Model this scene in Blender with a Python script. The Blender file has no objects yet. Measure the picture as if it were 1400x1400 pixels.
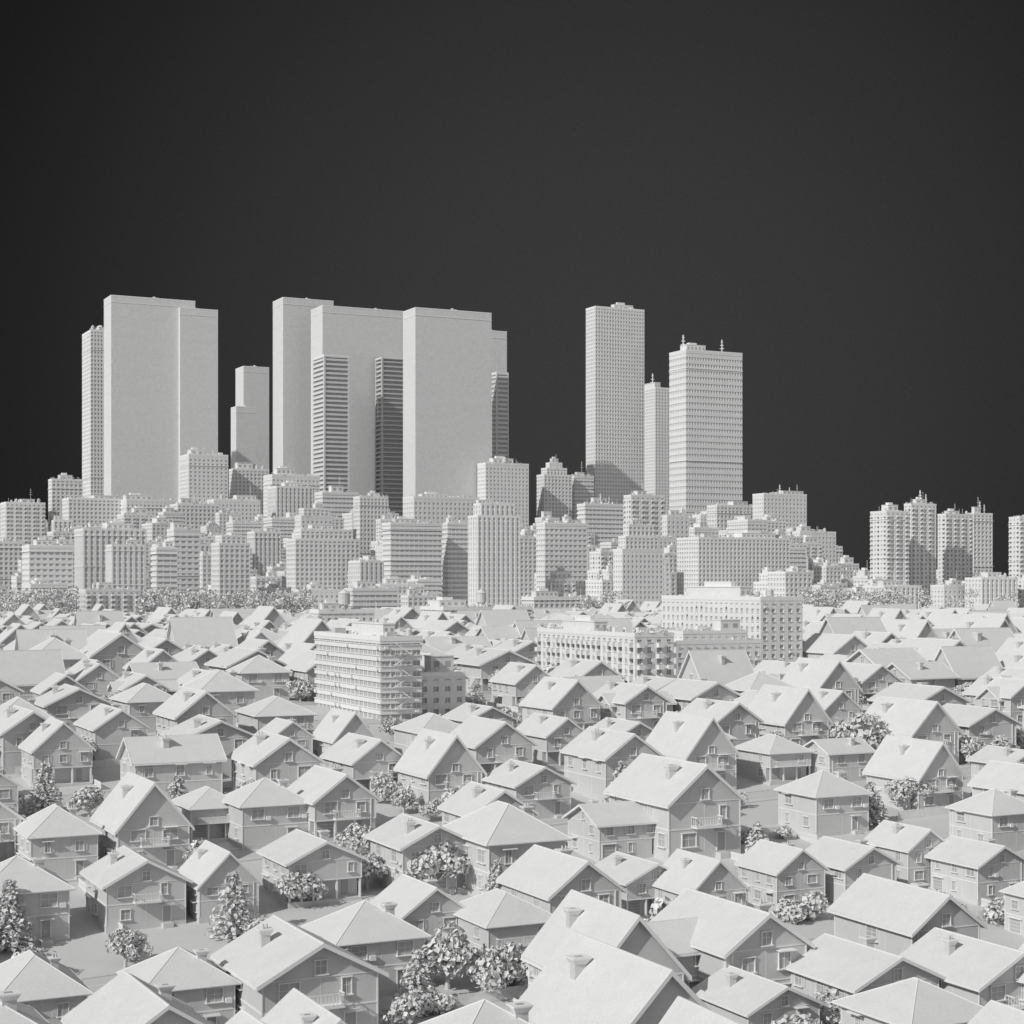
import bpy, math, random
from mathutils import Vector
R=random.Random(23)
PHI=math.radians(26); CP,SP=math.cos(PHI),math.sin(PHI)
FPX=2324.0; CAMZ=46.0; HZ=795
scene=bpy.context.scene
# ------------------------------------------------------------ materials
def clay(name,base,rough=0.85,fine=9.0,coarse=0.45,amt=0.06,bump=0.15,simple=False):
    m=bpy.data.materials.new(name); m.use_nodes=True
    nt=m.node_tree; N=nt.nodes; L=nt.links
    b=N['Principled BSDF']; b.inputs['Roughness'].default_value=rough
    try: b.inputs['Specular IOR Level'].default_value=0.15
    except: pass
    g=N.new('ShaderNodeNewGeometry')
    mr=N.new('ShaderNodeMapRange')
    mr.inputs['To Min'].default_value=base*(1-amt); mr.inputs['To Max'].default_value=base*(1+amt)
    if simple:
        L.new(g.outputs['Random Per Island'],mr.inputs['Value'])
    else:
        n1=N.new('ShaderNodeTexNoise'); n1.inputs['Scale'].default_value=coarse; n1.inputs['Detail'].default_value=4; n1.inputs['Roughness'].default_value=0.75
        n2=N.new('ShaderNodeTexNoise'); n2.inputs['Scale'].default_value=fine; n2.inputs['Detail'].default_value=1
        L.new(g.outputs['Position'],n1.inputs['Vector']); L.new(g.outputs['Position'],n2.inputs['Vector'])
        ad=N.new('ShaderNodeMath'); ad.operation='ADD'
        L.new(n1.outputs['Fac'],ad.inputs[0]); L.new(n2.outputs['Fac'],ad.inputs[1])
        mr.inputs['From Min'].default_value=0.6; mr.inputs['From Max'].default_value=1.4
        L.new(ad.outputs[0],mr.inputs['Value'])
    cc=N.new('ShaderNodeCombineColor'); 
    L.new(mr.outputs[0],cc.inputs[0]); L.new(mr.outputs[0],cc.inputs[1]); L.new(mr.outputs[0],cc.inputs[2])
    L.new(cc.outputs[0],b.inputs['Base Color'])
    if bump>0 and not simple:
        bp=N.new('ShaderNodeBump'); bp.inputs['Strength'].default_value=bump; bp.inputs['Distance'].default_value=0.03
        L.new(n2.outputs['Fac'],bp.inputs['Height']); L.new(bp.outputs[0],b.inputs['Normal'])
    return m
M_WALL=clay('plaster_wall',0.60,amt=.08); M_ROOF=clay('roof_plaster',0.66,fine=5,amt=.08)
M_TRIM=clay('white_trim',0.80,amt=0.02,bump=0,simple=True); M_GLASS=clay('matte_window',0.43,rough=0.35,amt=.09,bump=0,simple=True)
M_LEAF=clay('white_foliage',0.66,amt=0.18,simple=True); M_GROUND=clay('ground_plaster',0.58,coarse=0.1)
M_ROAD=clay('road_plaster',0.53,coarse=0.15); M_TOWER=clay('tower_concrete',0.68,fine=0.55,coarse=0.2,amt=0.10,bump=0)
M_CITY=clay('facade_concrete',0.76,fine=1.2,coarse=0.05,amt=0.08,bump=0); M_CGLASS=clay('city_window',0.55,rough=.5,amt=.06,simple=True)
MATS=[M_WALL,M_ROOF,M_TRIM,M_GLASS,M_LEAF,M_TOWER,M_CITY,M_CGLASS]
WALL,ROOF,TRIM,GLASS,LEAF,TOWER,CITY,CGL=range(8)
# ------------------------------------------------------------ mesh builder
class MB:
    def __init__(s): s.V=[];s.F=[];s.M=[]
    def hexa(s,p,m):
        n=len(s.V); s.V+=p
        s.F+=[(n,n+3,n+2,n+1),(n+4,n+5,n+6,n+7),(n,n+1,n+5,n+4),(n+1,n+2,n+6,n+5),(n+2,n+3,n+7,n+6),(n+3,n,n+4,n+7)]
        s.M+=[m]*6
    def box(s,x0,x1,y0,y1,z0,z1,m):
        if x1<=x0 or y1<=y0 or z1<=z0: return
        s.hexa([(x0,y0,z0),(x1,y0,z0),(x1,y1,z0),(x0,y1,z0),(x0,y0,z1),(x1,y0,z1),(x1,y1,z1),(x0,y1,z1)],m)
    def poly(s,p,m):
        n=len(s.V); s.V+=p; s.F.append(tuple(range(n,n+len(p)))); s.M.append(m)
    def cyl(s,cx,cy,z0,z1,r0,r1,m,k=10,dx=0,dy=0):
        n=len(s.V)
        for i in range(k):
            a=2*math.pi*i/k; s.V.append((cx+r0*math.cos(a),cy+r0*math.sin(a),z0))
        for i in range(k):
            a=2*math.pi*i/k; s.V.append((cx+dx+r1*math.cos(a),cy+dy+r1*math.sin(a),z1))
        for i in range(k):
            j=(i+1)%k; s.F.append((n+i,n+j,n+k+j,n+k+i)); s.M.append(m)
        s.F.append(tuple(n+k+i for i in range(k))); s.M.append(m)
    def beam(s,p,q,w,m):
        p=Vector(p);q=Vector(q);d=(q-p).normalized()
        a=d.cross(Vector((0,0,1)))
        if a.length<.01: a=Vector((1,0,0))
        a=a.normalized()*w/2; b=a.cross(d).normalized()*w/2
        s.hexa([tuple(v) for v in (p-a-b,p+a-b,p+a+b,p-a+b,q-a-b,q+a-b,q+a+b,q-a+b)],m)
    def add(s,o,k=0,t=(0,0,0)):
        c,sn=[(1,0),(0,1),(-1,0),(0,-1)][k%4]; n=len(s.V)
        s.V+=[(x*c-y*sn+t[0],x*sn+y*c+t[1],z+t[2]) for x,y,z in o.V]
        s.F+=[tuple(i+n for i in f) for f in o.F]; s.M+=o.M
    def mesh(s,name):
        me=bpy.data.meshes.new(name); me.from_pydata(s.V,[],s.F)
        for m in MATS: me.materials.append(m)
        me.polygons.foreach_set('material_index',s.M); me.update(); return me
def put(name,me,loc=(0,0,0),rot=0,sc=1):
    o=bpy.data.objects.new(name,me); scene.collection.objects.link(o)
    o.location=loc; o.rotation_euler=(0,0,rot); o.scale=(sc,sc,sc) if not isinstance(sc,tuple) else sc
    return o
GT=[(-2000,0),(165,0),(240,7),(350,17),(420,18),(9000,18)]
def gz(y):
    for (a,b),(c,d) in zip(GT,GT[1:]):
        if y<=c: return b+(d-b)*max(0,(y-a))/(c-a)
    return 18.0
def wb(mb,side,pos,u0,u1,z0,z1,o0,o1,m):
    if side==0: mb.box(u0,u1,pos-o1,pos-o0,z0,z1,m)
    elif side==2: mb.box(u0,u1,pos+o0,pos+o1,z0,z1,m)
    elif side==1: mb.box(pos+o0,pos+o1,u0,u1,z0,z1,m)
    else: mb.box(pos-o1,pos-o0,u0,u1,z0,z1,m)
def window(mb,side,pos,u,z,w=1.2,h=1.3,shut=False):
    a,b=u-w/2,u+w/2
    wb(mb,side,pos,a,b,z,z+h,-.05,.02,GLASS)
    f=.08
    wb(mb,side,pos,a-f,a,z,z+h,-.05,.15,TRIM); wb(mb,side,pos,b,b+f,z,z+h,-.05,.15,TRIM)
    wb(mb,side,pos,a-f-.05,b+f+.05,z+h,z+h+f,-.05,.2,TRIM); wb(mb,side,pos,a-f-.1,b+f+.1,z-.1,z,-.05,.3,TRIM)
    wb(mb,side,pos,u-.025,u+.025,z,z+h,-.04,.05,TRIM); wb(mb,side,pos,a,b,z+h*.55,z+h*.55+.04,-.04,.045,TRIM)
    if shut:
        wb(mb,side,pos,a-f-.5,a-f-.04,z-.02,z+h+.02,-.04,.07,WALL); wb(mb,side,pos,b+f+.04,b+f+.5,z-.02,z+h+.02,-.04,.07,WALL)
def rail(mb,x0,x1,y0,y1,z,h=1.0,st=.35):
    for (p,q) in (((x0,y0),(x1,y0)),((x0,y0),(x0,y1)),((x1,y0),(x1,y1))):
        L=math.hypot(q[0]-p[0],q[1]-p[1]); n=max(2,int(L/st))
        mb.beam((p[0],p[1],z+h),(q[0],q[1],z+h),.09,TRIM); mb.beam((p[0],p[1],z+.12),(q[0],q[1],z+.12),.05,TRIM)
        for i in range(n+1):
            t=i/n; x=p[0]+(q[0]-p[0])*t; y=p[1]+(q[1]-p[1])*t
            mb.box(x-.025,x+.025,y-.025,y+.025,z,z+h,TRIM)
def chimney(mb,x,y,z0,z1,r):
    a=r.uniform(.4,.58)
    mb.box(x-a,x+a,y-a*.8,y+a*.8,z0,z1,WALL)
    mb.hexa([(x-a-.01,y-a*.8-.01,z1-.4),(x+a+.01,y-a*.8-.01,z1-.4),(x+a+.01,y+a*.8+.01,z1-.4),(x-a-.01,y+a*.8+.01,z1-.4),
             (x-a-.25,y-a*.8-.25,z1),(x+a+.25,y-a*.8-.25,z1),(x+a+.25,y+a*.8+.25,z1),(x-a-.25,y+a*.8+.25,z1)],TRIM)
    mb.box(x-a-.29,x+a+.29,y-a*.8-.29,y+a*.8+.29,z1+.003,z1+.12,TRIM)
    mb.box(x-a*.6,x+a*.6,y-a*.45,y+a*.45,z1+.1,z1+.135,GLASS)
    if r.random()<.5:
        mb.cyl(x-a*.4,y,z1+.1,z1+.5,.13,.1,WALL,8); mb.cyl(x+a*.4,y,z1+.1,z1+.5,.13,.1,WALL,8)
def walls(mb,w,d,h,r,porch=0,gf=2.75):
    x,y=w/2,d/2
    mb.box(-x-.06,x+.06,-y-.06+(porch),y+.06,-3.5,.3,WALL)
    if porch:
        mb.box(-x-.06,x+.06,-y-.06,-y+porch-.062,-3.5,.15,WALL)
        mb.box(-x,x,-y+porch,y,.3,gf,WALL); mb.box(-x,x,-y,y,gf+.003,h,WALL)
        n=3
        for i in range(n+1):
            cx=-x+.18+(2*x-.36)*i/n; mb.box(cx-.14,cx+.14,-y+.06,-y+.34,.15,gf,TRIM)
        wb(mb,0,-y+porch,-x+.8,-x+3.4,.3,2.45,-.02,.05,GLASS)
        for k in range(5): wb(mb,0,-y+porch,-x+.8,-x+3.4,.3+k*.43,.3+k*.43+.04,-.02,.08,TRIM)
        wb(mb,0,-y+porch,x-2.4,x-1.4,.3,2.35,-.02,.06,GLASS); wb(mb,0,-y+porch,x-2.5,x-1.3,2.35,2.5,-.02,.1,TRIM)
    else:
        mb.box(-x,x,-y,y,.3,h,WALL)
    b=.05
    mb.box(-x-b,x+b,-y-b,y+b,gf-.06,gf+.06,TRIM)
    for sx in(-1,1):
        for sy in(-1,1):
            z0=.3 if not(porch and sy<0) else gf
            cx,cy=sx*x,sy*y
            mb.box(cx-.06 if sx<0 else cx-.08,cx+.08 if sx<0 else cx+.06,cy-.06 if sy<0 else cy-.08,cy+.08 if sy<0 else cy+.06,z0+.005,h-.01,TRIM)
def openings(mb,w,d,h,r,porch=0,gf=2.75):
    for side,pos,ln in((0,-d/2,w),(1,w/2,d),(2,d/2,w),(3,-w/2,d)):
        n=max(2,int(ln/r.choice([3.2,3.8,4.6]))); sh=r.random()<.2
        for i in range(1,n):
            u=-ln/2+ln*i/n; wb(mb,side,pos,u-.02,u+.02,gf+.08 if porch and side!=2 else .31,h-.02,-.02,.02,TRIM)
        for lv in range(2):
            if lv==0 and side==0 and porch: continue
            for i in range(n):
                u=-ln/2+ln*(i+.5)/n+r.uniform(-.3,.3)
                if porch and lv==0 and side in(1,3) and u<-ln/2+porch+1: continue
                if r.random()<.2: continue
                if lv==0 and side==0 and i==n-1:
                    wb(mb,0,pos,u-.5,u+.5,.3,2.3,-.05,.04,GLASS); wb(mb,0,pos,u-.62,u-.5,.3,2.3,-.05,.12,TRIM); wb(mb,0,pos,u+.5,u+.62,.3,2.3,-.05,.12,TRIM)
                    wb(mb,0,pos,u-.9,u+.9,2.32,2.42,-.05,.9,ROOF); wb(mb,0,pos,u-.7,u+.7,-.6,.15,0,1.1,WALL); continue
                if lv==0 and (side+i)%4==1:
                    wb(mb,side,pos,u-1.2,u+1.2,.12,2.3,-.05,.03,GLASS)
                    for k in range(4): wb(mb,side,pos,u-1.2,u+1.2,.3+k*.5,.34+k*.5,-.05,.06,TRIM)
                    for sgn in(-1,1): wb(mb,side,pos,u+sgn*1.27-.07,u+sgn*1.27+.07,.12,2.3,-.05,.16,TRIM)
                    wb(mb,side,pos,u-1.45,u+1.45,2.3,2.45,-.05,.35,TRIM); continue
                ww=r.choice([.8,1.2,1.3,1.8]); hh=r.choice([1.2,1.35,1.4]); z=gf*lv+.9
                window(mb,side,pos,u,z,ww,hh,sh)
                if r.random()<.14:
                    wb(mb,side,pos,u-.9,u+.9,z+1.52,z+1.6,.0,.8,TRIM)
                elif r.random()<.12:
                    wb(mb,side,pos,u+ww/2+.3,u+ww/2+1.0,z-.2,z+.3,.02,.4,TRIM)
        if r.random()<.4:
            u=ln*.42; wb(mb,side,pos,u-.05,u+.05,.1,h-.05,.0,.12,TRIM)
def gable_roof(mb,w,d,h,t,ov=.5):
    W=w/2+ov; D=d/2+ov+.1; pk=h+w/2*t; th=.2*math.sqrt(1+t*t)
    ze=h-ov*t
    for s_ in(-1,1):
        mb.hexa([(0,-D,pk+.01),(s_*W,-D,ze+.01),(s_*W,D,ze+.01),(0,D,pk+.01),(0,-D,pk+th),(s_*W,-D,ze+th),(s_*W,D,ze+th),(0,D,pk+th)],ROOF)
        for e in(-1,1):
            y0,y1=(D+.003,D+.08) if e>0 else(-D-.08,-D-.003)
            mb.hexa([(0,y0,pk-.1),(s_*(W+.04),y0,ze-.1),(s_*(W+.04),y1,ze-.1),(0,y1,pk-.1),(0,y0,pk+th+.04),(s_*(W+.04),y0,ze+th+.04),(s_*(W+.04),y1,ze+th+.04),(0,y1,pk+th+.04)],TRIM)
        mb.box(min(s_*(W+.003),s_*(W+.12)),max(s_*(W+.003),s_*(W+.12)),-D,D,ze-.02,ze+.1,TRIM)
    mb.box(-.08,.08,-D+.01,D-.01,pk+th-.05,pk+th+.04,TRIM)
    for e in(-1,1):
        y=e*d/2
        mb.poly([(-w/2,y,h-.01),(w/2,y,h-.01),(0,y,pk)],WALL)
        sd=0 if e<0 else 2
        if w*t/2>2.2: window(mb,sd,y,0,h+.25,1.0,1.1)
        wb(mb,sd,y,-w/2,w/2,h-.06,h+.03,-.05,.05,TRIM)
    return pk+th
def hip_roof(mb,w,d,h,t,ov=.6):
    W=w/2+ov;D=d/2+ov
    mb.box(-W,W,-D,D,h-.02,h+.18,TRIM)
    mb.box(-W-.1,W+.1,-D-.1,D+.1,h+.06,h+.16,TRIM)
    ze=h+.182
    if D>=W: rz=ze+W*t; A=(0,-(D-W),rz);B=(0,(D-W),rz)
    else: rz=ze+D*t; A=(-(W-D),0,rz);B=((W-D),0,rz)
    c=[(-W,-D,ze),(W,-D,ze),(W,D,ze),(-W,D,ze)]
    if D-W>.05:
        mb.poly([c[0],c[1],A],ROOF);mb.poly([c[1],c[2],B,A],ROOF);mb.poly([c[2],c[3],B],ROOF);mb.poly([c[3],c[0],A,B],ROOF)
        L=[(c[0],A),(c[1],A),(c[2],B),(c[3],B),(A,B)]
    elif W-D>.05:
        mb.poly([c[0],c[1],B,A],ROOF);mb.poly([c[1],c[2],B],ROOF);mb.poly([c[2],c[3],A,B],ROOF);mb.poly([c[3],c[0],A],ROOF)
        L=[(c[0],A),(c[1],B),(c[2],B),(c[3],A),(A,B)]
    else:
        for i in range(4): mb.poly([c[i],c[(i+1)%4],A],ROOF)
        L=[(q,A) for q in c]
    for p,q in L: mb.beam(p,q,.09,TRIM)
    return rz
def house(kind,seed):
    r=random.Random(seed); mb=MB()
    if kind in('gable','steep'):
        w=r.uniform(8.6,10.6); d=r.uniform(10.5,14); h=r.uniform(5.2,5.8); t=math.tan(math.radians(r.uniform(32,41))); porch=r.choice([0,0,1.8])
        if kind=='steep': t=math.tan(math.radians(r.uniform(45,51))); h=5.2
        walls(mb,w,d,h,r,porch); openings(mb,w,d,h,r,porch); pk=gable_roof(mb,w,d,h,t)
        cx=w*.2*r.choice([-1,-1,1]); chimney(mb,cx,r.uniform(-.3,.3)*d,h+1,pk-abs(cx)*t+1.0,r)
    elif kind=='low':
        w=r.uniform(9.5,11); d=r.uniform(11,14.5); h=r.uniform(5.2,5.8); t=math.tan(math.radians(r.uniform(22,28))); porch=r.choice([0,1.8])
        walls(mb,w,d,h,r,porch); openings(mb,w,d,h,r,porch); pk=gable_roof(mb,w,d,h,t,.7)
        cx=w*.25*r.choice([-1,1]); chimney(mb,cx,r.uniform(-.3,.3)*d,h,pk-abs(cx)*t+1.2,r)
    elif kind=='hip':
        w=r.uniform(9,11); d=w+r.choice([0,1.5,3]); h=r.uniform(5.2,5.7); t=math.tan(math.radians(r.uniform(25,33))); porch=r.choice([0,1.6])
        walls(mb,w,d,h,r,porch); openings(mb,w,d,h,r,porch); pk=hip_roof(mb,w,d,h,t)
        if r.random()<.5: chimney(mb,w*.22,-d*.15,h+.5,pk-w*.22*t+.9,r)
        if porch:
            mbx=MB(); mbx.box(-w*.4,w*.4,-1.0,-.07,2.85,2.98,TRIM); rail(mbx,-w*.39,w*.39,-.95,-.1,2.98); mb.add(mbx,0,(0,-d/2,0))
    elif kind=='hipext':
        w=r.uniform(8.5,10); d=w+.5; h=5.4; t=math.tan(math.radians(27))
        walls(mb,w,d,h,r,0); openings(mb,w,d,h,r,0); pk=hip_roof(mb,w,d,h,t)
        e=2.6; y0=-d/2-e
        mb.box(-w/2+.4,w/2-.4,y0,-d/2-.01,-3.5,2.55,WALL); mb.box(-w/2+.2,w/2-.2,y0-.2,-d/2-.012,2.55,2.75,TRIM)
        for u in(-w*.25,w*.2): window(mb,0,y0,u,.95,1.4,1.2)
        rail(mb,-w/2+.3,w/2-.3,y0-.1,-d/2-.1,2.75); d+=e
    elif kind=='wing':
        w=r.uniform(8.2,9.2); d=r.uniform(12,14); h=5.5; t=math.tan(math.radians(r.uniform(30,37)))
        walls(mb,w,d,h,r,0); openings(mb,w,d,h,r,0); pk=gable_roof(mb,w,d,h,t)
        o=MB(); w2=r.uniform(5,6); d2=w+4
        h2=4.9; walls(o,w2,d2,h2,r,0); openings(o,w2,d2,h2,r,0,2.7); gable_roof(o,w2,d2,h2,t)
        mb.add(o,1,(1.2,r.uniform(-2,1),0)); chimney(mb,-w*.2,d*.25,h+1,pk-w*.2*t+1.1,r); w+=3
    elif kind=='garage':
        w=r.uniform(8.3,9.3); d=r.uniform(9.5,11); h=5.4; t=math.tan(math.radians(r.uniform(27,37)))
        walls(mb,w,d,h,r,0); openings(mb,w,d,h,r,0); pk=gable_roof(mb,w,d,h,t) if r.random()<.5 else hip_roof(mb,w,d,h,t)
        g0=w/2+.01; g1=w/2+3.6
        mb.box(g0,g1,-d/2+.6,d/2-2,-3.5,2.5,WALL); mb.box(g0,g1+.25,-d/2+.3,d/2-1.8,2.5,2.7,TRIM)
        wb(mb,0,-d/2+.6,g0+.6,g1-.6,.1,2.15,-.02,.03,GLASS)
        for k in range(5): wb(mb,0,-d/2+.6,g0+.6,g1-.6,.1+k*.44,.14+k*.44,-.02,.06,TRIM)
        chimney(mb,-w*.22,d*.1,h,pk-w*.22*t+1,r)
    elif kind=='twin':
        w=r.uniform(7.2,7.8); t=math.tan(math.radians(r.uniform(26,32))); h=5.5; d=12
        for sx,dy in((-1,-1.2),(1,1.2)):
            o=MB(); walls(o,w,d,h,r,1.8 if sx>0 else 0); openings(o,w,d,h,r,1.8 if sx>0 else 0); pk=gable_roof(o,w,d,h+.001*sx,t,.3); chimney(o,-w*.2,d*.15,h+.5,pk-w*.2*t+1,r)
            mb.add(o,0,(sx*(w/2+.35),dy,0))
        w=2*w
    elif kind=='long':
        w=r.uniform(9,10); d=r.uniform(15.5,17.5); h=5.5; t=math.tan(math.radians(r.uniform(28,34)))
        walls(mb,w,d,h,r,0); openings(mb,w,d,h,r,0); pk=gable_roof(mb,w,d,h,t)
        for s_ in(-.25,.25): chimney(mb,w*.18*(1 if s_>0 else -1),d*s_,h+1,pk-w*.18*t+1.1,r)
    if r.random()<.4 and kind not in('hipext','twin','hip'):
        mbx=MB(); ww=3.6
        mbx.box(-ww/2,ww/2,-1.3,-.01,2.85,3.0,TRIM); rail(mbx,-ww/2+.05,ww/2-.05,-1.25,-.05,3.0)
        mb.add(mbx,0,(0,-d/2,0))
    return (kind,mb.mesh('house_'+kind),w,d)
# ------------------------------------------------------------ foliage
def shard(mb,c,size,r,nrm=None):
    n=Vector((r.gauss(0,1),r.gauss(0,1),r.gauss(0,1)))
    if nrm is not None: n=n*.55+nrm
    n.normalize(); a=n.cross(Vector((r.uniform(-1,1),r.uniform(-1,1),r.uniform(-1,1)))).normalized(); b=n.cross(a)
    s=size*r.uniform(.6,1.3); c=Vector(c)
    mb.poly([tuple(c-a*s),tuple(c-b*s*r.uniform(.4,.9)+n*s*.25),tuple(c+a*s*r.uniform(.6,1)),tuple(c+b*s*r.uniform(.4,.9)+n*s*.2)],LEAF)
def leafball(mb,c,rad,n,size,r,flat=.85):
    for _ in range(n):
        d=Vector((r.gauss(0,1),r.gauss(0,1),r.gauss(0,1))).normalized(); k=rad*r.uniform(.55,1.05)
        shard(mb,(c[0]+d.x*k,c[1]+d.y*k,c[2]+d.z*k*flat),size,r,d)
def broadleaf(seed,leaves=1200):
    r=random.Random(seed); mb=MB(); H=r.uniform(1.3,1.8)
    mb.cyl(0,0,-1.5,H,.28,.18,WALL,8)
    nl=r.randint(12,15)
    for i in range(nl):
        a=i*2.4+r.uniform(-.3,.3); rr=r.uniform(.3,2.3); z=H+r.uniform(-.1,1)+ (2.4-rr)*r.uniform(.4,1.1)
        x,y=rr*math.cos(a),rr*math.sin(a)
        mb.cyl(0,0,H-.7,z,.12,.04,WALL,6,x,y)
        leafball(mb,(x,y,z),r.uniform(.85,1.45),leaves//nl,.33,r)
    return mb.mesh('broadleaf_tree')
def conifer(seed):
    r=random.Random(seed); mb=MB(); H=r.uniform(6,7.5); mb.cyl(0,0,-1.5,H*.95,.22,.04,WALL,8)
    nl=15
    for k in range(nl):
        z=.6+(H-.8)*k/nl; rad=2.5*(1-k/nl)**.8+.25; nb=max(5,int(13*(1-k/nl))+4)
        for i in range(nb):
            a=2*math.pi*i/nb+k*.7+r.uniform(-.15,.15); L=rad*r.uniform(.75,1.15)
            mb.beam((0,0,z+.3),(L*.8*math.cos(a),L*.8*math.sin(a),z),.05,WALL)
            for q in range(7):
                t=.3+.7*q/6; shard(mb,(L*t*math.cos(a)+r.uniform(-.12,.12),L*t*math.sin(a)+r.uniform(-.12,.12),z+.25-.35*t),.3,r,Vector((math.cos(a)*.5,math.sin(a)*.5,.8)))
    return mb.mesh('conifer_tree')
def bush(seed):
    r=random.Random(seed); mb=MB()
    for i in range(6): leafball(mb,(r.uniform(-1.3,1.3),r.uniform(-1.1,1.1),r.uniform(.6,1.3)),r.uniform(.7,1.1),110,.27,r)
    for i in range(4): mb.cyl(0,0,-1,1.2,.06,.02,WALL,5,r.uniform(-.8,.8),r.uniform(-.8,.8))
    return mb.mesh('garden_bush')
# ------------------------------------------------------------ blocks
def block(mb,x0,x1,y0,y1,z0,z1,fh,bay,style,rec=.4,near=False):
    n=max(1,round((z1-z0)/fh)); fh=(z1-z0)/n; WM=CITY
    if style=='plain':
        mb.box(x0,x1,y0,y1,z0,z1,TOWER)
        mb.box(x0-.35,x1+.35,y0-.35,y1+.35,z1-9,z1-8.4,TRIM)
        k=int((z1-z0)/26)
        for i in range(1,k): mb.box(x0-.05,x1+.05,y0-.05,y1+.05,z0+i*26,z0+i*26+.4,TOWER)
        return
    bf,pf,pr,br={'grid':(.42,.40,.08,0),'bands':(.52,.14,-.5*rec,0),'fins':(.34,.48,.25,.4*rec),'punch':(.56,.56,.05,0),
        'louver':(.45,.0,0,0),'deep_shade':(.32,.0,0,0),'balcony':(.46,.54,.05,0),'hgrid':(.55,.38,-.25*rec,0)}[style]
    lv=style in('louver','deep_shade')
    if lv: WM=TOWER if style=='louver' else CGL  # recessed strip: slats take the darker window tone, shade put into the colour
    mb.box(x0+rec,x1-rec,y0+rec,y1-rec,z0,z1-.1,GLASS if near or lv else CGL)
    for i in range(n):
        z=z0+i*fh; mb.box(x0+br,x1-br,y0+br,y1-br,z,z+bf*fh,WM)
    mb.box(x0-.02,x1+.02,y0-.02,y1+.02,z1-bf*fh*.7,z1,WM)
    e=.03+max(0,-pr)
    if pf>0:
        for ax in(0,1):
            a0,a1=(x0,x1) if ax==0 else (y0,y1); nb=max(1,round((a1-a0)/bay)); bw=(a1-a0)/nb; pw=bw*pf
            for i in range(nb+1):
                c=a0+i*bw; u0=max(a0+e,c-pw/2); u1=min(a1-e,c+pw/2); zt=z1-.05-.03*ax
                if ax==0:
                    mb.box(u0,u1,y0-pr,y0+rec+.05,z0,zt,WM); mb.box(u0,u1,y1-rec-.05,y1+pr,z0,zt,WM)
                else:
                    mb.box(x0-pr,x0+rec+.05,u0,u1,z0,zt,WM); mb.box(x1-rec-.05,x1+pr,u0,u1,z0,zt,WM)
            if near or style=='balcony':
                for i in range(nb):
                    c=a0+(i+.5)*bw; hw=bw*(1-pf)/2
                    for j in range(1,n):
                        z=z0+j*fh
                        for sd,pos in(((0,y0),(2,y1)) if ax==0 else((3,x0),(1,x1))):
                            if near:
                                wb(mb,sd,pos,c-hw-.1,c+hw+.1,z+bf*fh-.12,z+bf*fh+.02,-.1,.22,TRIM)
                                wb(mb,sd,pos,c-.04,c+.04,z+bf*fh,z+fh,-rec-.02,-rec+.1,TRIM)
                            if style=='balcony' and (i%2==0 or (near and R.random()<.4)):
                                wb(mb,sd,pos,c-hw*1.25,c+hw*1.25,z-.1,z+.12,-.05,1.2,TRIM)
                                wb(mb,sd,pos,c-hw*1.25,c+hw*1.25,z+.12,z+1.0,1.12,1.2,WM)
                                wb(mb,sd,pos,c-hw*1.25,c-hw*1.25+.08,z+.12,z+1.0,.05,1.118,WM)
                                wb(mb,sd,pos,c+hw*1.25-.08,c+hw*1.25,z+.12,z+1.0,.05,1.118,WM)
                            elif near and R.random()<.18:
                                wb(mb,sd,pos,c-.4,c+.4,z+.3,z+.85,.06,.5,TRIM)
    elif lv:
        w=(x1-x0)*.05
        for (cx0,cx1) in((x0,x0+w),(x1-w,x1)):
            mb.box(cx0-.3,cx1+.3,y0-.4,y0+2,z0,z1-.1,WM); mb.box(cx0-.3,cx1+.3,y1-2,y1+.4,z0,z1-.1,WM)
def mast(mb,x,y,z,h,w):
    mb.box(x-w/2,x+w/2,y-w/2,y+w/2,z-.1,z+h,TRIM)
    for k in(.45,.65,.85):
        L=h*.22*(1.2-k); mb.beam((x-L,y,z+h*k),(x+L,y,z+h*k),w*.6,TRIM); mb.beam((x,y-L,z+h*k),(x,y+L,z+h*k),w*.6,TRIM)
def tank(mb,x,y,z,r_,h):
    p=lambda k:(x+r_*.7*math.cos(k*1.571+.78),y+r_*.7*math.sin(k*1.571+.78))
    for a in range(4):
        mb.beam((*p(a),z-.1),(*p(a),z+h*.5),r_*.16,TRIM); mb.beam((*p(a),z),(*p(a+1),z+h*.5),r_*.08,TRIM)
    mb.cyl(x,y,z+h*.5,z+h*1.3,r_,r_,WALL,14); mb.cyl(x,y,z+h*1.3,z+h*1.65,r_*1.08,.05,ROOF,14)
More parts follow.
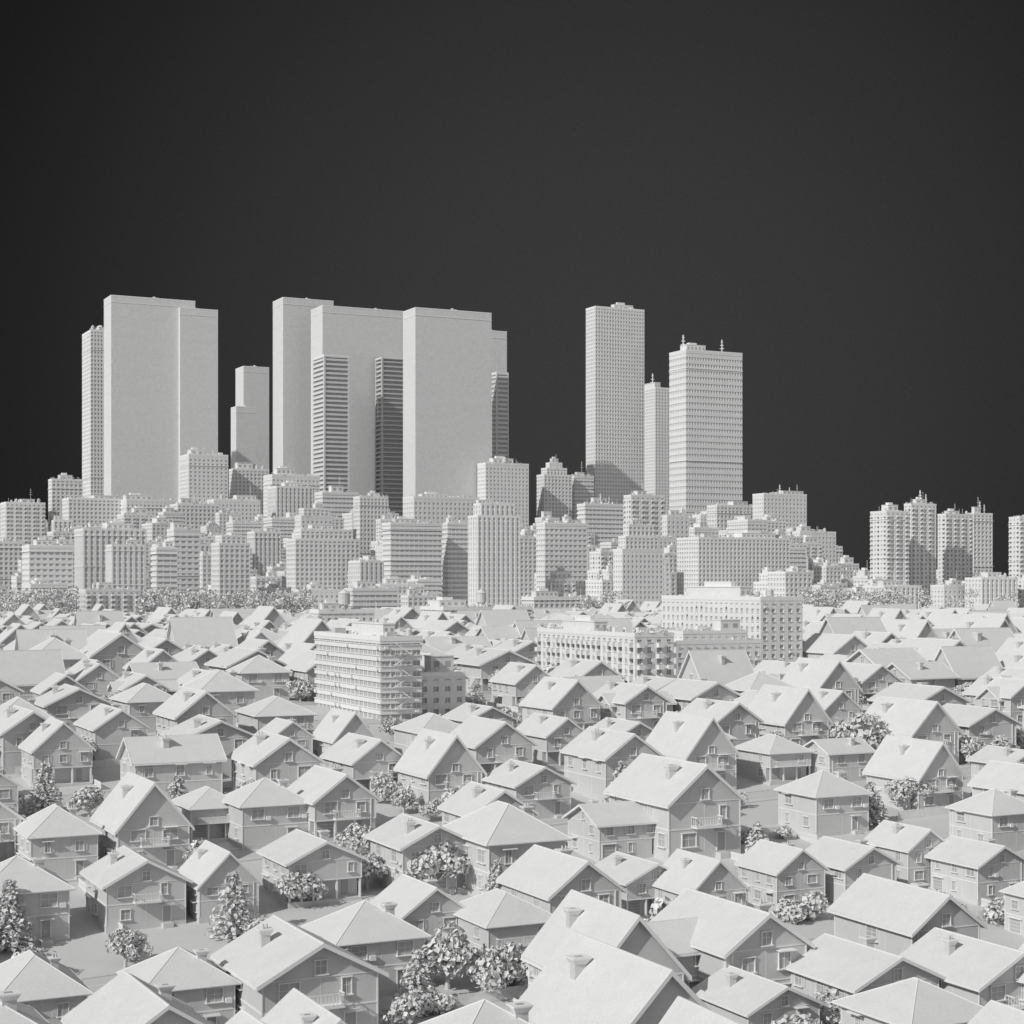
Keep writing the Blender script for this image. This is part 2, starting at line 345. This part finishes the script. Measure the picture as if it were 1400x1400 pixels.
def rooftop(mb,x0,x1,y0,y1,z,u,r,busy=1.0,green=.3,pent=True):
    w,d=x1-x0,y1-y0; t=.3*u; p=.9*u
    mb.box(x0-.12,x1+.12,y0-.12,y0+t,z-.3*u,z+p,TRIM); mb.box(x0-.12,x1+.12,y1-t,y1+.12,z-.3*u,z+p,TRIM)
    mb.box(x0-.12,x0+t,y0+t+.002,y1-t-.002,z-.3*u,z+p,TRIM); mb.box(x1-t,x1+.12,y0+t+.002,y1-t-.002,z-.3*u,z+p,TRIM)
    if min(w,d)<6*u: 
        if r.random()<.4: mast(mb,(x0+x1)/2,(y0+y1)/2,z,6*u,.2*u)
        return
    if pent:
        pw,pd=w*r.uniform(.25,.5),d*r.uniform(.3,.55); px=r.uniform(x0+1.5*t,x1-pw-1.5*t); py=r.uniform(y0+1.5*t,y1-pd-1.5*t); ph=r.uniform(2.5,5)*u
        mb.box(px,px+pw,py,py+pd,z-.05,z+ph,CITY); mb.box(px-.2*u,px+pw+.2*u,py-.2*u,py+pd+.2*u,z+ph,z+ph+.3*u,TRIM)
        nb=max(2,int(pw/(3*u)))
        for i in range(nb): wb(mb,0,py,px+pw*(i+.25)/nb,px+pw*(i+.75)/nb,z+ph*.4,z+ph*.75,-.05,.02*u,GLASS)
        if r.random()<.5: mb.box(px+pw*.2,px+pw*.6,py+pd*.2,py+pd*.7,z+ph+.3*u-.02,z+ph+1.8*u,CITY)
        if r.random()<.4: mast(mb,px+pw*.8,py+pd*.5,z+ph,r.uniform(4,8)*u,.14*u)
    for i in range(int(busy*min(34,w*d/(18*u*u)))):
        s=r.uniform(.5,1.5)*u; cx,cy=r.uniform(x0+2*t+s,x1-2*t-s),r.uniform(y0+2*t+s,y1-2*t-s); k=r.random()
        if k<.45: mb.box(cx-s,cx+s,cy-s*.7,cy+s*.7,z-.03,z+s*r.uniform(.8,1.9),r.choice([WALL,TRIM]))
        elif k<.6: mb.cyl(cx,cy,z,z+s*1.6,s*.45,s*.45,TRIM,8)
        elif k<.67: tank(mb,cx,cy,z,s*.8,s*1.8)
        elif k<.75: mast(mb,cx,cy,z,4.5*u,.1*u)
        elif k<.82: mb.beam((cx-s*2,cy,z+.4*u),(cx+s*2,cy,z+.4*u),.3*u,TRIM)
        elif r.random()<green*1.5: leafball(mb,(cx,cy,z+s*.6),s*1.0,18,s*.4,r)
    if r.random()<green:
        for i in range(12):
            leafball(mb,(r.uniform(x0+t,x1-t),r.choice([y0+2*t,y1-2*t]) if r.random()<.6 else r.uniform(y0+t,y1-t),z+1.2*u),1.3*u,18,.38*u,r)
ZONES=[]
def frame(l,c,r_,s):
    X=(c-700)*s; Z=FPX*s; ur=(r_-700)/FPX; ul=(l-700)/FPX
    w=(ur*Z-X)/(CP-ur*SP); d=(X-ul*Z)/(SP+ul*CP)
    return X,Z,w,d
def register(X,Z,w,d): ZONES.append((X,Z,w,d))
def in_zone(x,y,pad,front=0):
    for X,Z,w,d in ZONES:
        dx,dy=x-X,y-Z; a=dx*CP+dy*SP; b=-dx*SP+dy*CP
        f=front if Z<560 else 0
        if -pad-f*.6<a<w+pad and -pad-f<b<d+pad: return True
    return False
def building(name,l,c,r_,top,s,style,fh=3.6,bay=4.0,seed=0,tiers=None,near=False,u=None,green=.3,masts=(),tk=None,rec=None,dmin=0,busy=1,penta=True,dd=None,esc=False):
    X,Z,w,d=frame(l,c,r_,s)
    if dd: d=dd
    d=max(d,dmin); register(X,Z,w,d)
    r=random.Random(seed*31+l*7+top); mb=MB(); g=gz(Z); H=CAMZ+(HZ-top)*s-g
    if u is None: u=max(1.0,s*2.1)
    if rec is None: rec=.3 if near else .45+.4*s
    block(mb,0,w,0,d,-1 if near else 0,H,fh,bay,style,rec,near)
    if style not in('plain','louver','deep_shade') and tiers is None and not near and r.random()<.5:
        for zz in (H*.93,H*r.uniform(.3,.7),H*.08): mb.box(-.4*s-.3,w+.4*s+.3,-.4*s-.3,d+.4*s+.3,zz,zz+.5,TRIM)
    if esc:
        for j in range(1,int(H/fh)):
            z=j*fh; mb.box(w*.3,w*.72,-1.3,-.08,z,z+.08,TRIM)
            mb.beam((w*.3,-1.28,z+.85),(w*.72,-1.28,z+.85),.07,TRIM)
            a,b=(w*.33,w*.68) if j%2 else (w*.68,w*.33)
            mb.beam((a,-.75,z+.1),(b,-.75,z+fh),.2,TRIM)
            for k in range(8): mb.box(w*.3+w*.42*k/7-.02,w*.3+w*.42*k/7+.02,-1.3,-1.26,z,z+.85,TRIM)
    if tiers:
        a0,a1,b0,b1=0,w,0,d; z=H
        rooftop(mb,a0,a1,b0,b1,z,u,r,.5*busy,green,False)
        for (ins,hh,st) in tiers:
            mx,my=(a1-a0)*ins,(b1-b0)*ins; a0+=mx;a1-=mx;b0+=my;b1-=my
            block(mb,a0,a1,b0,b1,z-.05,z+hh,fh,bay,st,rec*.8,near); z+=hh
            rooftop(mb,a0,a1,b0,b1,z,u*.8,r,busy,green,hh==tiers[-1][1])
    elif style=='plain':
        rooftop(mb,0,w,0,d,H,1.2,r,.1,0,False)
        mb.box(w*.5,w*.58,d*.2,d*.5,H-.1,H+3,TRIM); mb.cyl(w*.54,d*.35,H+2.9,H+5,2,2,WALL)
    elif style=='deep_shade': rooftop(mb,0,w,0,d,H,1.0,r,0,0,False)
    else: rooftop(mb,0,w,0,d,H,u,r,busy,green,penta)
    for (fx,fy,hh,ww) in masts: mast(mb,w*fx,d*fy,H,hh,ww)
    if tk: tank(mb,w*tk[0],d*tk[1],H,tk[2],tk[3])
    return put(name,mb.mesh(name),(X,Z,g),PHI)
S='skyscraper'
B=building
B(S,116,124,150,452,1.08,'grid',6,5,rec=.8,dd=60)
B(S,142,152,267,404,1.0,'plain')
B(S,236,246,298,421,1.015,'plain',dd=60)
B(S,322,333,368,501,1.2,'plain')
B(S,318,323,350,556,1.17,'plain',dd=30)
B(S,373,387,456,407,1.03,'plain')
B(S,425,441,585,418,1.0,'plain')
B(S,554,568,672,421,.895,'plain',dd=40)
B(S,650,662,693,452,.97,'plain',dd=50)
B(S,672,679,695,510,.95,'louver',6,8,rec=1.0,dd=20,busy=.2,green=0,penta=False)
B(S,424,443,478,486,.965,'louver',6,8,rec=2.0,dd=44,busy=.2,green=0,penta=False)
B(S,521,522,556,489,1.002,'deep_shade',6.2,8,rec=3.0,dd=24,busy=.1)
B(S,801,814,881,420,1.0,'grid',5.4,4.4,rec=.55,green=0,u=2.2,busy=.15)
B(S,889,896,920,531,1.12,'grid',5,5,rec=.3,masts=((.3,.4,26,1.2),),green=0,dd=60)
B(S,915,938,1015,479,.98,'hgrid',8.6,4.2,rec=.75,green=0,u=2.0,busy=.4,masts=((.1,.5,24,1.4),(.82,.6,22,1.1)))
O='office_building';A='apartment_building'
mid=[
(A,246,258,312,622,.92,'punch',5,5.5,None),(O,313,320,368,642,.95,'grid',5,5,None),(A,360,372,437,650,.9,'punch',5,5,None),
(A,653,664,723,634,.9,'punch',5,5,None),(O,733,744,782,650,.93,'grid',5,5,((.14,9,'grid'),(.18,7,'punch'))),(O,778,785,812,652,.95,'bands',5,5,None),
(O,66,71,113,656,.9,'grid',5,5,None),(A,0,8,62,688,.88,'balcony',5,5,None),(O,85,94,168,682,.86,'grid',5,5,None),(A,165,173,245,684,.86,'punch',5,5,None),
(O,232,243,300,690,.8,'grid',4.6,4.6,None),(O,283,292,356,684,.82,'punch',4.5,4.5,None),(O,338,348,384,728,.66,'fins',4.5,4,None),
(O,366,378,428,666,.84,'fins',5,5,None),(O,430,441,490,674,.82,'bands',5,5,None),(O,483,492,531,680,.72,'grid',4.5,4,None),
(O,403,412,455,706,.68,'punch',4.3,4.3,((.1,7,'grid'),)),(O,395,404,492,738,.6,'grid',4,4,((.1,8,'grid'),)),
(O,555,566,655,680,.76,'punch',5,5,None),(O,525,534,605,716,.58,'bands',4,4,None),(O,604,612,646,716,.60,'bands',4,4,None),
(O,640,653,711,706,.53,'fins',3.7,3.9,((.1,9,'fins'),)),(O,705,712,735,742,.7,'grid',4.2,4.2,None),
(O,735,745,803,716,.56,'hgrid',4,4,None),(O,790,800,853,690,.72,'bands',4.5,4.5,None),(A,853,863,909,678,.66,'balcony',4.6,5,None),
(A,840,851,907,752,.5,'punch',3.5,3.4,((.1,9,'grid'),(.12,8,'grid'))),(O,905,912,942,706,.64,'punch',4.2,4.2,None),
(O,942,955,1080,736,.545,'grid',3.4,3.4,None),(O,968,980,1036,692,.82,'grid',5,5,None),(A,1030,1044,1103,676,.8,'punch',4.6,4.6,None),
(O,1084,1094,1143,728,.74,'punch',4.5,4.5,None),(O,1103,1110,1152,748,.8,'grid',4.5,4.5,None),
(A,1190,1212,1243,700,.56,'balcony',3.6,4.2,None),(A,1236,1246,1280,690,.58,'balcony',3.6,4.2,None),(A,1283,1293,1330,704,.6,'balcony',3.6,4.2,None),
(A,1322,1331,1357,703,.65,'grid',3.8,4.6,None),(A,1388,1394,1440,708,.58,'balcony',3.8,4.6,None),
(O,289,300,342,744,.46,'grid',3.2,3.2,((.1,5,'grid'),)),(O,102,114,200,724,.57,'fins',4.2,4.4,None),(A,228,238,273,724,.50,'hgrid',3.7,4.3,None),
(A,206,214,243,750,.46,'bands',3.6,4.3,None),(A,30,40,100,747,.53,'hgrid',4,4.5,None),(O,-20,-8,32,742,.6,'grid',4,4,None),(O,145,153,198,746,.53,'fins',4,4,None),
(A,108,117,192,808,.41,'balcony',2.8,3.4,None),(O,243,256,286,822,.43,'punch',3.4,5,None),
(A,424,436,512,836,.32,'punch',2.8,3.2,None),(A,575,606,728,832,.37,'balcony',2.9,3.6,None),(O,716,730,815,818,.45,'grid',3.4,3.6,None),
(O,510,520,580,800,.53,'grid',3.6,3.6,None),(O,340,350,385,790,.54,'grid',3.6,3.6,None),(O,1098,1108,1180,798,.66,'punch',3.6,3.8,None),(O,1180,1195,1260,802,.55,'grid',3.4,3.6,None),
(A,30,42,92,800,.47,'punch',3.2,3.4,None),(A,345,356,398,806,.475,'grid',3.2,3.4,None),(O,470,482,545,806,.44,'bands',3.2,3.6,None),(A,548,558,600,816,.42,'grid',3,3.2,None),(A,1128,1140,1196,812,.54,'punch',3.2,3.6,None),
]
for k,(n,l,c,r_,tp,s,st,fh,by,ti) in enumerate(mid):
    w=(r_-c)*s
    B(n,l,c,r_,tp,s,st,fh,by,seed=k,tiers=ti,green=.5,dmin=w*.45,busy=1.0,
      masts=(((.5,.5,12,.7),(.7,.4,9,.5)) if tp in(676,703,690,745,622) else ()),tk=((.5,.3,2.6,6) if l in(424,575,653) else None))
NA='apartment_building'
B(NA,430,520,577,875,.152,'bands',2.3,2.5,near=True,u=.85,green=.5,seed=3,busy=1.6,esc=True)
B(NA,566,572,636,924,.156,'punch',2.4,2.5,near=True,u=.8,green=.3,seed=4,dd=12)
B(NA,735,868,921,870,.176,'balcony',2.5,2.7,near=True,u=.9,green=.9,seed=5,busy=1.6)
B(NA,914,924,1040,880,.192,'punch',2.5,2.6,near=True,u=.9,green=.3,seed=6,dd=13,tiers=((.12,2.6,'punch'),))
B(NA,905,1040,1097,820,.212,'punch',2.6,2.7,near=True,u=1.0,green=.6,seed=8,busy=1.6)
cnt=0
for it in range(3000):
    s=R.uniform(.52,.92); px=R.uniform(-150,1550)
    if s<.6 and R.random()<.78: continue
    X=(px-700)*s; Z=FPX*s; w=R.uniform(22,42); d=R.uniform(18,36)
    if s<.62: w*=.75;d*=.75
    cx=X+w/2*CP-d/2*SP; cy=Z+w/2*SP+d/2*CP
    if any(in_zone(X+a*w*CP-b*d*SP,Z+a*w*SP+b*d*CP,3) for a,b in((0,0),(1,0),(0,1),(1,1),(.5,.5))): continue
    if any(math.hypot(cx-(q[0]+q[2]/2*CP-q[3]/2*SP),cy-(q[1]+q[2]/2*SP+q[3]/2*CP))<(w+d)/4+min(q[2],q[3])/2+1 for q in ZONES if q[2]<60 and q[3]<60): continue
    if px>1090: top=R.uniform(788,812) if px>1150 else R.uniform(770,805)
    elif px<30: top=R.uniform(735,810)
    elif s<.58: top=R.choice([R.uniform(800,828),R.uniform(760,800)])
    elif s<.70: top=R.uniform(735,790)
    else: top=R.uniform(700,765)
    H=CAMZ+(HZ-top)*s-18
    if H<9: continue
    register(X,Z,w,d); mb=MB(); r=random.Random(it); st=r.choice(['grid','punch','bands','fins','balcony','hgrid']); fh=3.2+s*.8; by=3.2+s*1.4
    u=max(1,s*2.0)
    if r.random()<.4 and H>30:
        h1=H*r.uniform(.6,.85); block(mb,0,w,0,d,0,h1,fh,by,st,.6); rooftop(mb,0,w,0,d,h1,u,r,.4,.3,False)
        block(mb,w*.15,w*.85,d*.15,d*.85,h1-.05,H,fh,by,st,.5); rooftop(mb,w*.15,w*.85,d*.15,d*.85,H,u,r,1,.3,True)
    else:
        block(mb,0,w,0,d,0,H,fh,by,st,.6); rooftop(mb,0,w,0,d,H,u,r,1,.45,True)
    put(r.choice(['office_building','apartment_building']),mb.mesh('city_block'),(X,Z,18),PHI+r.choice([0,0,0,.05,-.06])); cnt+=1
print('fill',cnt)
# ------------------------------------------------------------ houses
kinds=['gable','gable','gable','gable','gable','gable','steep','steep','steep','hip','hip','hip','hipext','wing','wing','long','long','low','low','low','low','low','garage','twin','twin','gable','gable','gable','steep']
HM=[house(k,200+i) for i,k in enumerate(kinds)]
BYK={}
for h_ in HM: BYK.setdefault(h_[0],[]).append(h_)
TB=[broadleaf(i) for i in range(6)]; TC=[conifer(i+20) for i in range(4)]; BU=[bush(i+40) for i in range(3)]
fm=MB()
for i in range(45):
    x=i*.26; fm.box(x,x+.16,-.02,.02,-.9,1.25,TRIM)
fm.box(0,11.7,.022,.07,.25,.33,TRIM); fm.box(0,11.7,.022,.07,.95,1.03,TRIM)
FM=fm.mesh('picket_fence')
LW,LD,ST=15.6,20.0,7.5; NB=7
def ab(a,b): return a*CP-b*SP, a*SP+b*CP
def a_of(i): return i*LW+(i//NB)*ST
def b_of(j): return j*LD+(j//2)*ST
# near hillside houses placed by image pixels: (left column, right column, eave row, kind, quarter turns)
NEAR=[(170,318,1345,'hip',0),(-30,118,1362,'hip',0),(118,252,1200,'low',0),(-45,92,1215,'hip',0),(20,133,1143,'hip',0),
(128,258,1120,'steep',0),(250,345,1200,'steep',0),(302,512,1322,'low',0),(238,330,1103,'hip',0),(305,420,1098,'hip',0),
(392,512,1088,'gable',0),(360,492,1172,'low',0),(422,577,1280,'hip',0),(512,636,1247,'gable',0),(508,642,1155,'low',0),
(545,657,1048,'steep',0),(607,769,1150,'hip',0),(612,760,1258,'hip',0),(712,985,1395,'steep',0),(688,845,1212,'gable',0),
(818,924,1200,'low',0),(900,1010,1218,'gable',0),(1015,1122,1190,'gable',0),(1098,1222,1180,'low',0),(1190,1290,1160,'gable',0),
(835,1007,1092,'gable',0),(778,902,1122,'low',1),(1066,1185,1085,'hip',0),(1275,1398,1178,'low',0),(1188,1312,1055,'steep',0),
(955,1115,1372,'low',0),(1080,1278,1335,'low',0),(1235,1440,1330,'low',0),(545,780,1440,'hip',0),(345,520,1440,'gable',0),
(1006,1106,1028,'hip',0),(706,800,1005,'gable',0),(665,778,1068,'low',0),(168,300,1040,'gable',1),(30,125,1025,'gable',0),
(352,426,1008,'gable',0),(428,512,1006,'steep',0),(802,902,1005,'low',0),(1078,1172,970,'gable',0),(1106,1182,1030,'low',1),
(1300,1420,1110,'hip',0),(1395,1500,1235,'hip',0),(-70,25,1075,'gable',0),(905,1000,1010,'hip',0),(1330,1430,1045,'low',0),
(985,1078,965,'hip',0),(1196,1318,958,'low',0),(-20,70,985,'hip',0),(540,640,1000,'hip',0),(610,700,985,'low',0)]
HC=[]
def solve(px,y,hgt):
    lo,hi=80,900
    for _ in range(40):
        m=(lo+hi)/2
        if (CAMZ-gz(m)-hgt)/m>(y-HZ)/FPX: lo=m
        else: hi=m
    return lo
for k_,(l,r_,ye,kd,q) in enumerate(NEAR):
    _,me,w,d=BYK[kd][(k_*7+3)%len(BYK[kd])]
    if q: w,d=d,w
    sc=1.0
    for _ in range(4):
        Z=solve((l+r_)/2,ye,6.1*sc); nat=w*CP+d*SP*(1+(((l+r_)/2-700)/FPX)/SP*.9*.5); sc=(r_-l)/FPX*(Z+4)/nat*1.02
    sc=min(1.45,max(.78,sc)); Z=solve((l+r_)/2,ye,6.1*sc)
    Zc=Z+(d*CP-w*SP)*.15*sc+2; X=((l+r_)/2-700)/FPX*Zc
    HC.append((X,Zc,max(w,d)*sc/2))
    put('suburban_house',me,(X,Zc,gz(Zc-2)+.15),PHI+math.pi/2*q,(sc,sc,sc*(1.08 if kd!='steep' else 1.0)))
def near_house(x,y,p):
    return any((x-a)**2+(y-b)**2<(rr+p)**2 for a,b,rr in HC)
TREES=[(62,1112,'c',66),(122,1118,'b',45),(320,1282,'c',86),(412,1240,'b',52),(598,1222,'b',76),(432,1150,'b',38),(502,1215,'b',50),(612,1352,'b',78),(690,1362,'b',74),(560,1412,'b',60),
(915,1305,'b',72),(1165,1420,'b',84),(12,1300,'c',92),(1190,1128,'c',66),(1243,1112,'b',52),(1186,1045,'b',72),(926,1016,'c',42),(700,962,'b',38),(756,952,'b',40),(800,955,'b',36),
(732,1115,'b',40),(685,1100,'b',30),(590,1122,'b',30),(478,1042,'b',34),(332,1058,'b',36),(552,1112,'b',36),(1262,985,'b',28),(1336,972,'c',36),(1228,975,'b',26),(1086,1258,'s',36),
(1370,1040,'b',34),(490,1175,'b',50),(1395,1025,'b',40),(820,1290,'s',34),(240,925,'b',24),(95,905,'c',24),(34,1005,'b',34),(1050,1050,'b',24),(5,1120,'b',46),(590,948,'b',30)]
TC_=[]
for px,y,kd,hp in TREES:
    Z=solve(px,y,0); X=(px-700)/FPX*Z; H=hp/FPX*Z
    me,nat,nm={'c':(R.choice(TC),7.0,'conifer_tree'),'b':(R.choice(TB),5.0,'broadleaf_tree'),'s':(R.choice(BU),2.1,'garden_bush')}[kd]
    sc=H/nat*1.05; put(nm,me,(X,Z,gz(Z)),R.uniform(0,6),(sc,sc,sc)); TC_.append((X,Z))
nh=0
for i in range(-52,82):
    for j in range(-12,68):
        a=a_of(i)+LW/2+(1.5 if (j%2) else -1.5); b=b_of(j)+LD/2; x,y=ab(a,b)
        if y<112 or y>1130 or abs(x)>.335*y+32: continue
        g=gz(y)
        spots=[(-LW/2+.3,-LD/2+3.0),(LW/2-.3,-LD/2+1.2),(-LW/2+.2,LD/2-1.5),(2,LD/2-.8),(-3,-LD/2+1.0)]
        clear=in_zone(x,y,7.5,17)
        hero=near_house(x,y,6.6)
        for (da,db) in spots:
            if R.random()<((.27 if y<420 else .17) if not clear else .25):
                tx,ty=ab(a+da+R.uniform(-.4,.4),b+db+R.uniform(-.5,.5)); kk=R.random()
                if in_zone(tx,ty,2.5) or near_house(tx,ty,2.2): continue
                m_=1.0 if y<420 else 1.25
                if kk<.5: put('broadleaf_tree',R.choice(TB),(tx,ty,gz(ty)),R.uniform(0,6.28),m_*R.uniform(.7,1.2))
                elif kk<.68: put('conifer_tree',R.choice(TC),(tx,ty,gz(ty)),R.uniform(0,6.28),m_*R.uniform(.8,1.2))
                else: put('garden_bush',R.choice(BU),(tx,ty,gz(ty)),R.uniform(0,6.28),R.uniform(.9,1.6))
        if y<400:
            for q in range(3):
                for (sa,sb,ro) in((q*5.2,.1,0),(.2,.4+q*6.2,math.pi/2)):
                    fx,fy=ab(a_of(i)+.2+sa,b_of(j)+sb)
                    if (ro==0 and j%2==0) or near_house(fx,fy,1.5) or R.random()<.3: continue
                    put('picket_fence',FM,(fx,fy,gz(fy+2)+.05),PHI+ro,(.44,1,1))
        if clear or hero: continue
        if y>960 and (x<-115 or x>170) and R.random()<.7: continue
        if y>450 and R.random()<.12: continue
        k,me,w,d=R.choice(HM)
        rot=PHI+math.pi/2*R.choice([0,0,0,0,0,0,1,1,2])+R.uniform(-.05,.05)
        if k in('long','wing','twin'): rot=PHI+math.pi/2*R.choice([0,0,2])
        sc=R.uniform(1.0,1.16)*(1.0 if y<420 else R.uniform(1.1,1.34))
        if k in('twin','long'): sc*=.85
        p=(x+R.uniform(-.6,.6),y+R.uniform(-2,2),0); p=(p[0],p[1],gz(p[1]-2)+.2)
        if any(math.hypot(p[0]-q[0],p[1]-q[1])<max(w,d)*.5+1 for q in TC_): continue
        put('suburban_house',me,p,rot,(sc,sc,sc*R.uniform(.95,1.12))); nh+=1
print('houses',nh)
def belt(name,regions,seed):
    r=random.Random(seed); mb=MB()
    for (p0,p1,s0,s1,n) in regions:
        for _ in range(n):
            s=r.uniform(s0,s1); px=r.uniform(p0,p1); X=(px-700)*s; Z=FPX*s
            if in_zone(X,Z,3): continue
            h=r.uniform(8,19); mb.cyl(X,Z,gz(Z)-.5,gz(Z)+h*.7,.5,.25,WALL,5)
            for q in range(6):
                leafball(mb,(X+r.uniform(-4,4),Z+r.uniform(-4,4),gz(Z)+h+r.uniform(-6,4)),r.uniform(2,3.9),26,.9,r)
    put(name,mb.mesh(name))
belt('distant_trees',[(-60,105,.40,.5,150),(200,420,.39,.5,280),(1095,1240,.42,.53,170),(790,850,.42,.47,14),(1260,1500,.5,.6,60),(-100,1500,.55,.9,100)],5)
# ------------------------------------------------------------ ground and roads
gm=bpy.data.meshes.new('ground')
ys=[-2000,0,165,240,350,420,1000,3000,9000]; xs=[-9000,-1000,-300,0,300,1000,9000]
V=[(x,y,gz(y)) for y in ys for x in xs]; nx=len(xs)
F=[(j*nx+i,j*nx+i+1,(j+1)*nx+i+1,(j+1)*nx+i) for j in range(len(ys)-1) for i in range(nx-1)]
gm.from_pydata(V,[],F); gm.materials.append(M_GROUND); put('ground',gm)
def strips(name,lines,o0,o1,off,mat,skirt=0,dash=False):
    V=[];F=[]
    for (d,p0,n0,n1) in lines:
        prev=None
        for k in range(int((n1-n0)/2)+1):
            t=n0+k*2; q=[]
            for o in(o0,o1):
                aa,bb=(t,p0+o) if d==0 else(p0+o,t)
                x,y=ab(aa,bb); q.append((x,y,gz(y)+off))
            if 100<q[0][1]<1100 and abs(q[0][0])<.4*q[0][1]+60:
                n=len(V); V.extend(q)
                if skirt: V.extend([(a,b,c-skirt) for a,b,c in q])
                if prev is not None and not(dash and k%4>1):
                    F.append((prev,prev+1,n+1,n))
                    if skirt: F.append((prev,n,n+2,prev+2)); F.append((prev+1,prev+3,n+3,n+1))
                prev=n
            else: prev=None
    me=bpy.data.meshes.new(name); me.from_pydata(V,[],F); me.materials.append(mat); put(name,me)
RL=[(0,b_of(j)-ST/2,-600,1200) for j in range(-12,68,2)]
CL=[(1,a_of(i)-ST/2,-300,1300) for i in range(-56,84,NB)]
strips('road',RL,-2.6,2.6,.10,M_ROAD); strips('road',CL,-2.6,2.6,.108,M_ROAD)
for sg in(-1,1): strips('pavement',RL,sg*2.61,sg*3.7,.23,M_GROUND,.3)
strips('road_marking',RL,-.07,.07,.118,M_TRIM,0,True)
# ------------------------------------------------------------ light
EL=math.radians(34.5); to=Vector((-.72*math.cos(EL),-.694*math.cos(EL),math.sin(EL)))
sl=bpy.data.lights.new('sun','SUN'); sl.energy=2.85; sl.angle=math.radians(.8); sl.color=(1,.996,.985)
so=bpy.data.objects.new('sun',sl); scene.collection.objects.link(so); so.rotation_euler=to.to_track_quat('Z','Y').to_euler(); so.location=(-300,-300,400)
w=bpy.data.worlds.new('World'); scene.world=w; w.use_nodes=True; nt=w.node_tree; N=nt.nodes; L=nt.links
bg=N['Background']; bg.inputs['Strength'].default_value=.1
sky=N.new('ShaderNodeTexSky'); sky.sky_type='NISHITA'; sky.sun_disc=False; sky.sun_elevation=EL; sky.sun_rotation=math.atan2(-.72,-.694)
bw=N.new('ShaderNodeRGBToBW'); L.new(sky.outputs[0],bw.inputs[0])
tc=N.new('ShaderNodeTexCoord'); sx=N.new('ShaderNodeSeparateXYZ'); L.new(tc.outputs['Generated'],sx.inputs[0])
def mr(src,a,b,c,d,it='SMOOTHSTEP'):
    m=N.new('ShaderNodeMapRange'); m.interpolation_type=it
    for k,v in zip(('From Min','From Max','To Min','To Max'),(a,b,c,d)): m.inputs[k].default_value=v
    L.new(src,m.inputs['Value']); return m.outputs[0]
def ma(op,a,b):
    m=N.new('ShaderNodeMath'); m.operation=op
    for i,v in enumerate((a,b)):
        if isinstance(v,(int,float)): m.inputs[i].default_value=v
        else: L.new(v,m.inputs[i])
    return m.outputs[0]
up_fill=mr(sx.outputs['Z'],.42,.62,0,1.6); back_fill=mr(sx.outputs['Y'],-.35,.0,3.5,0)  # added fill: invented bright zones overhead and behind the camera to lift walls
light=ma('ADD',ma('MAXIMUM',up_fill,back_fill),ma('MULTIPLY',ma('MULTIPLY',bw.outputs[0],.3),mr(sx.outputs['Z'],.42,.62,0,1)))
vm=N.new('ShaderNodeVectorMath'); vm.operation='DOT_PRODUCT'; L.new(tc.outputs['Generated'],vm.inputs[0])
g=Vector((.06,1,.10)).normalized(); vm.inputs[1].default_value=tuple(g)
dark=ma('ADD',.11,ma('MULTIPLY',ma('POWER',mr(vm.outputs['Value'],.92,1.0,0,1,'LINEAR'),1.4),.31))
ns=N.new('ShaderNodeTexNoise'); ns.inputs['Scale'].default_value=900; ns.inputs['Detail'].default_value=1; L.new(tc.outputs['Generated'],ns.inputs['Vector'])
gr=mr(ns.outputs['Fac'],.3,.7,.95,1.05)
tot=ma('ADD',light,ma('MULTIPLY',dark,gr))
cc=N.new('ShaderNodeCombineColor'); 
for i in range(3): L.new(tot,cc.inputs[i])
L.new(cc.outputs[0],bg.inputs['Color'])
# ------------------------------------------------------------ camera
cd=bpy.data.cameras.new('camera'); cd.sensor_width=36; cd.lens=36*FPX/1400; cd.shift_y=(HZ-700)/1400; cd.clip_end=20000; cd.clip_start=1
co=bpy.data.objects.new('camera',cd); scene.collection.objects.link(co); co.location=(0,0,CAMZ); co.rotation_euler=(math.pi/2,0,0); scene.camera=co
scene.view_settings.view_transform='Standard'
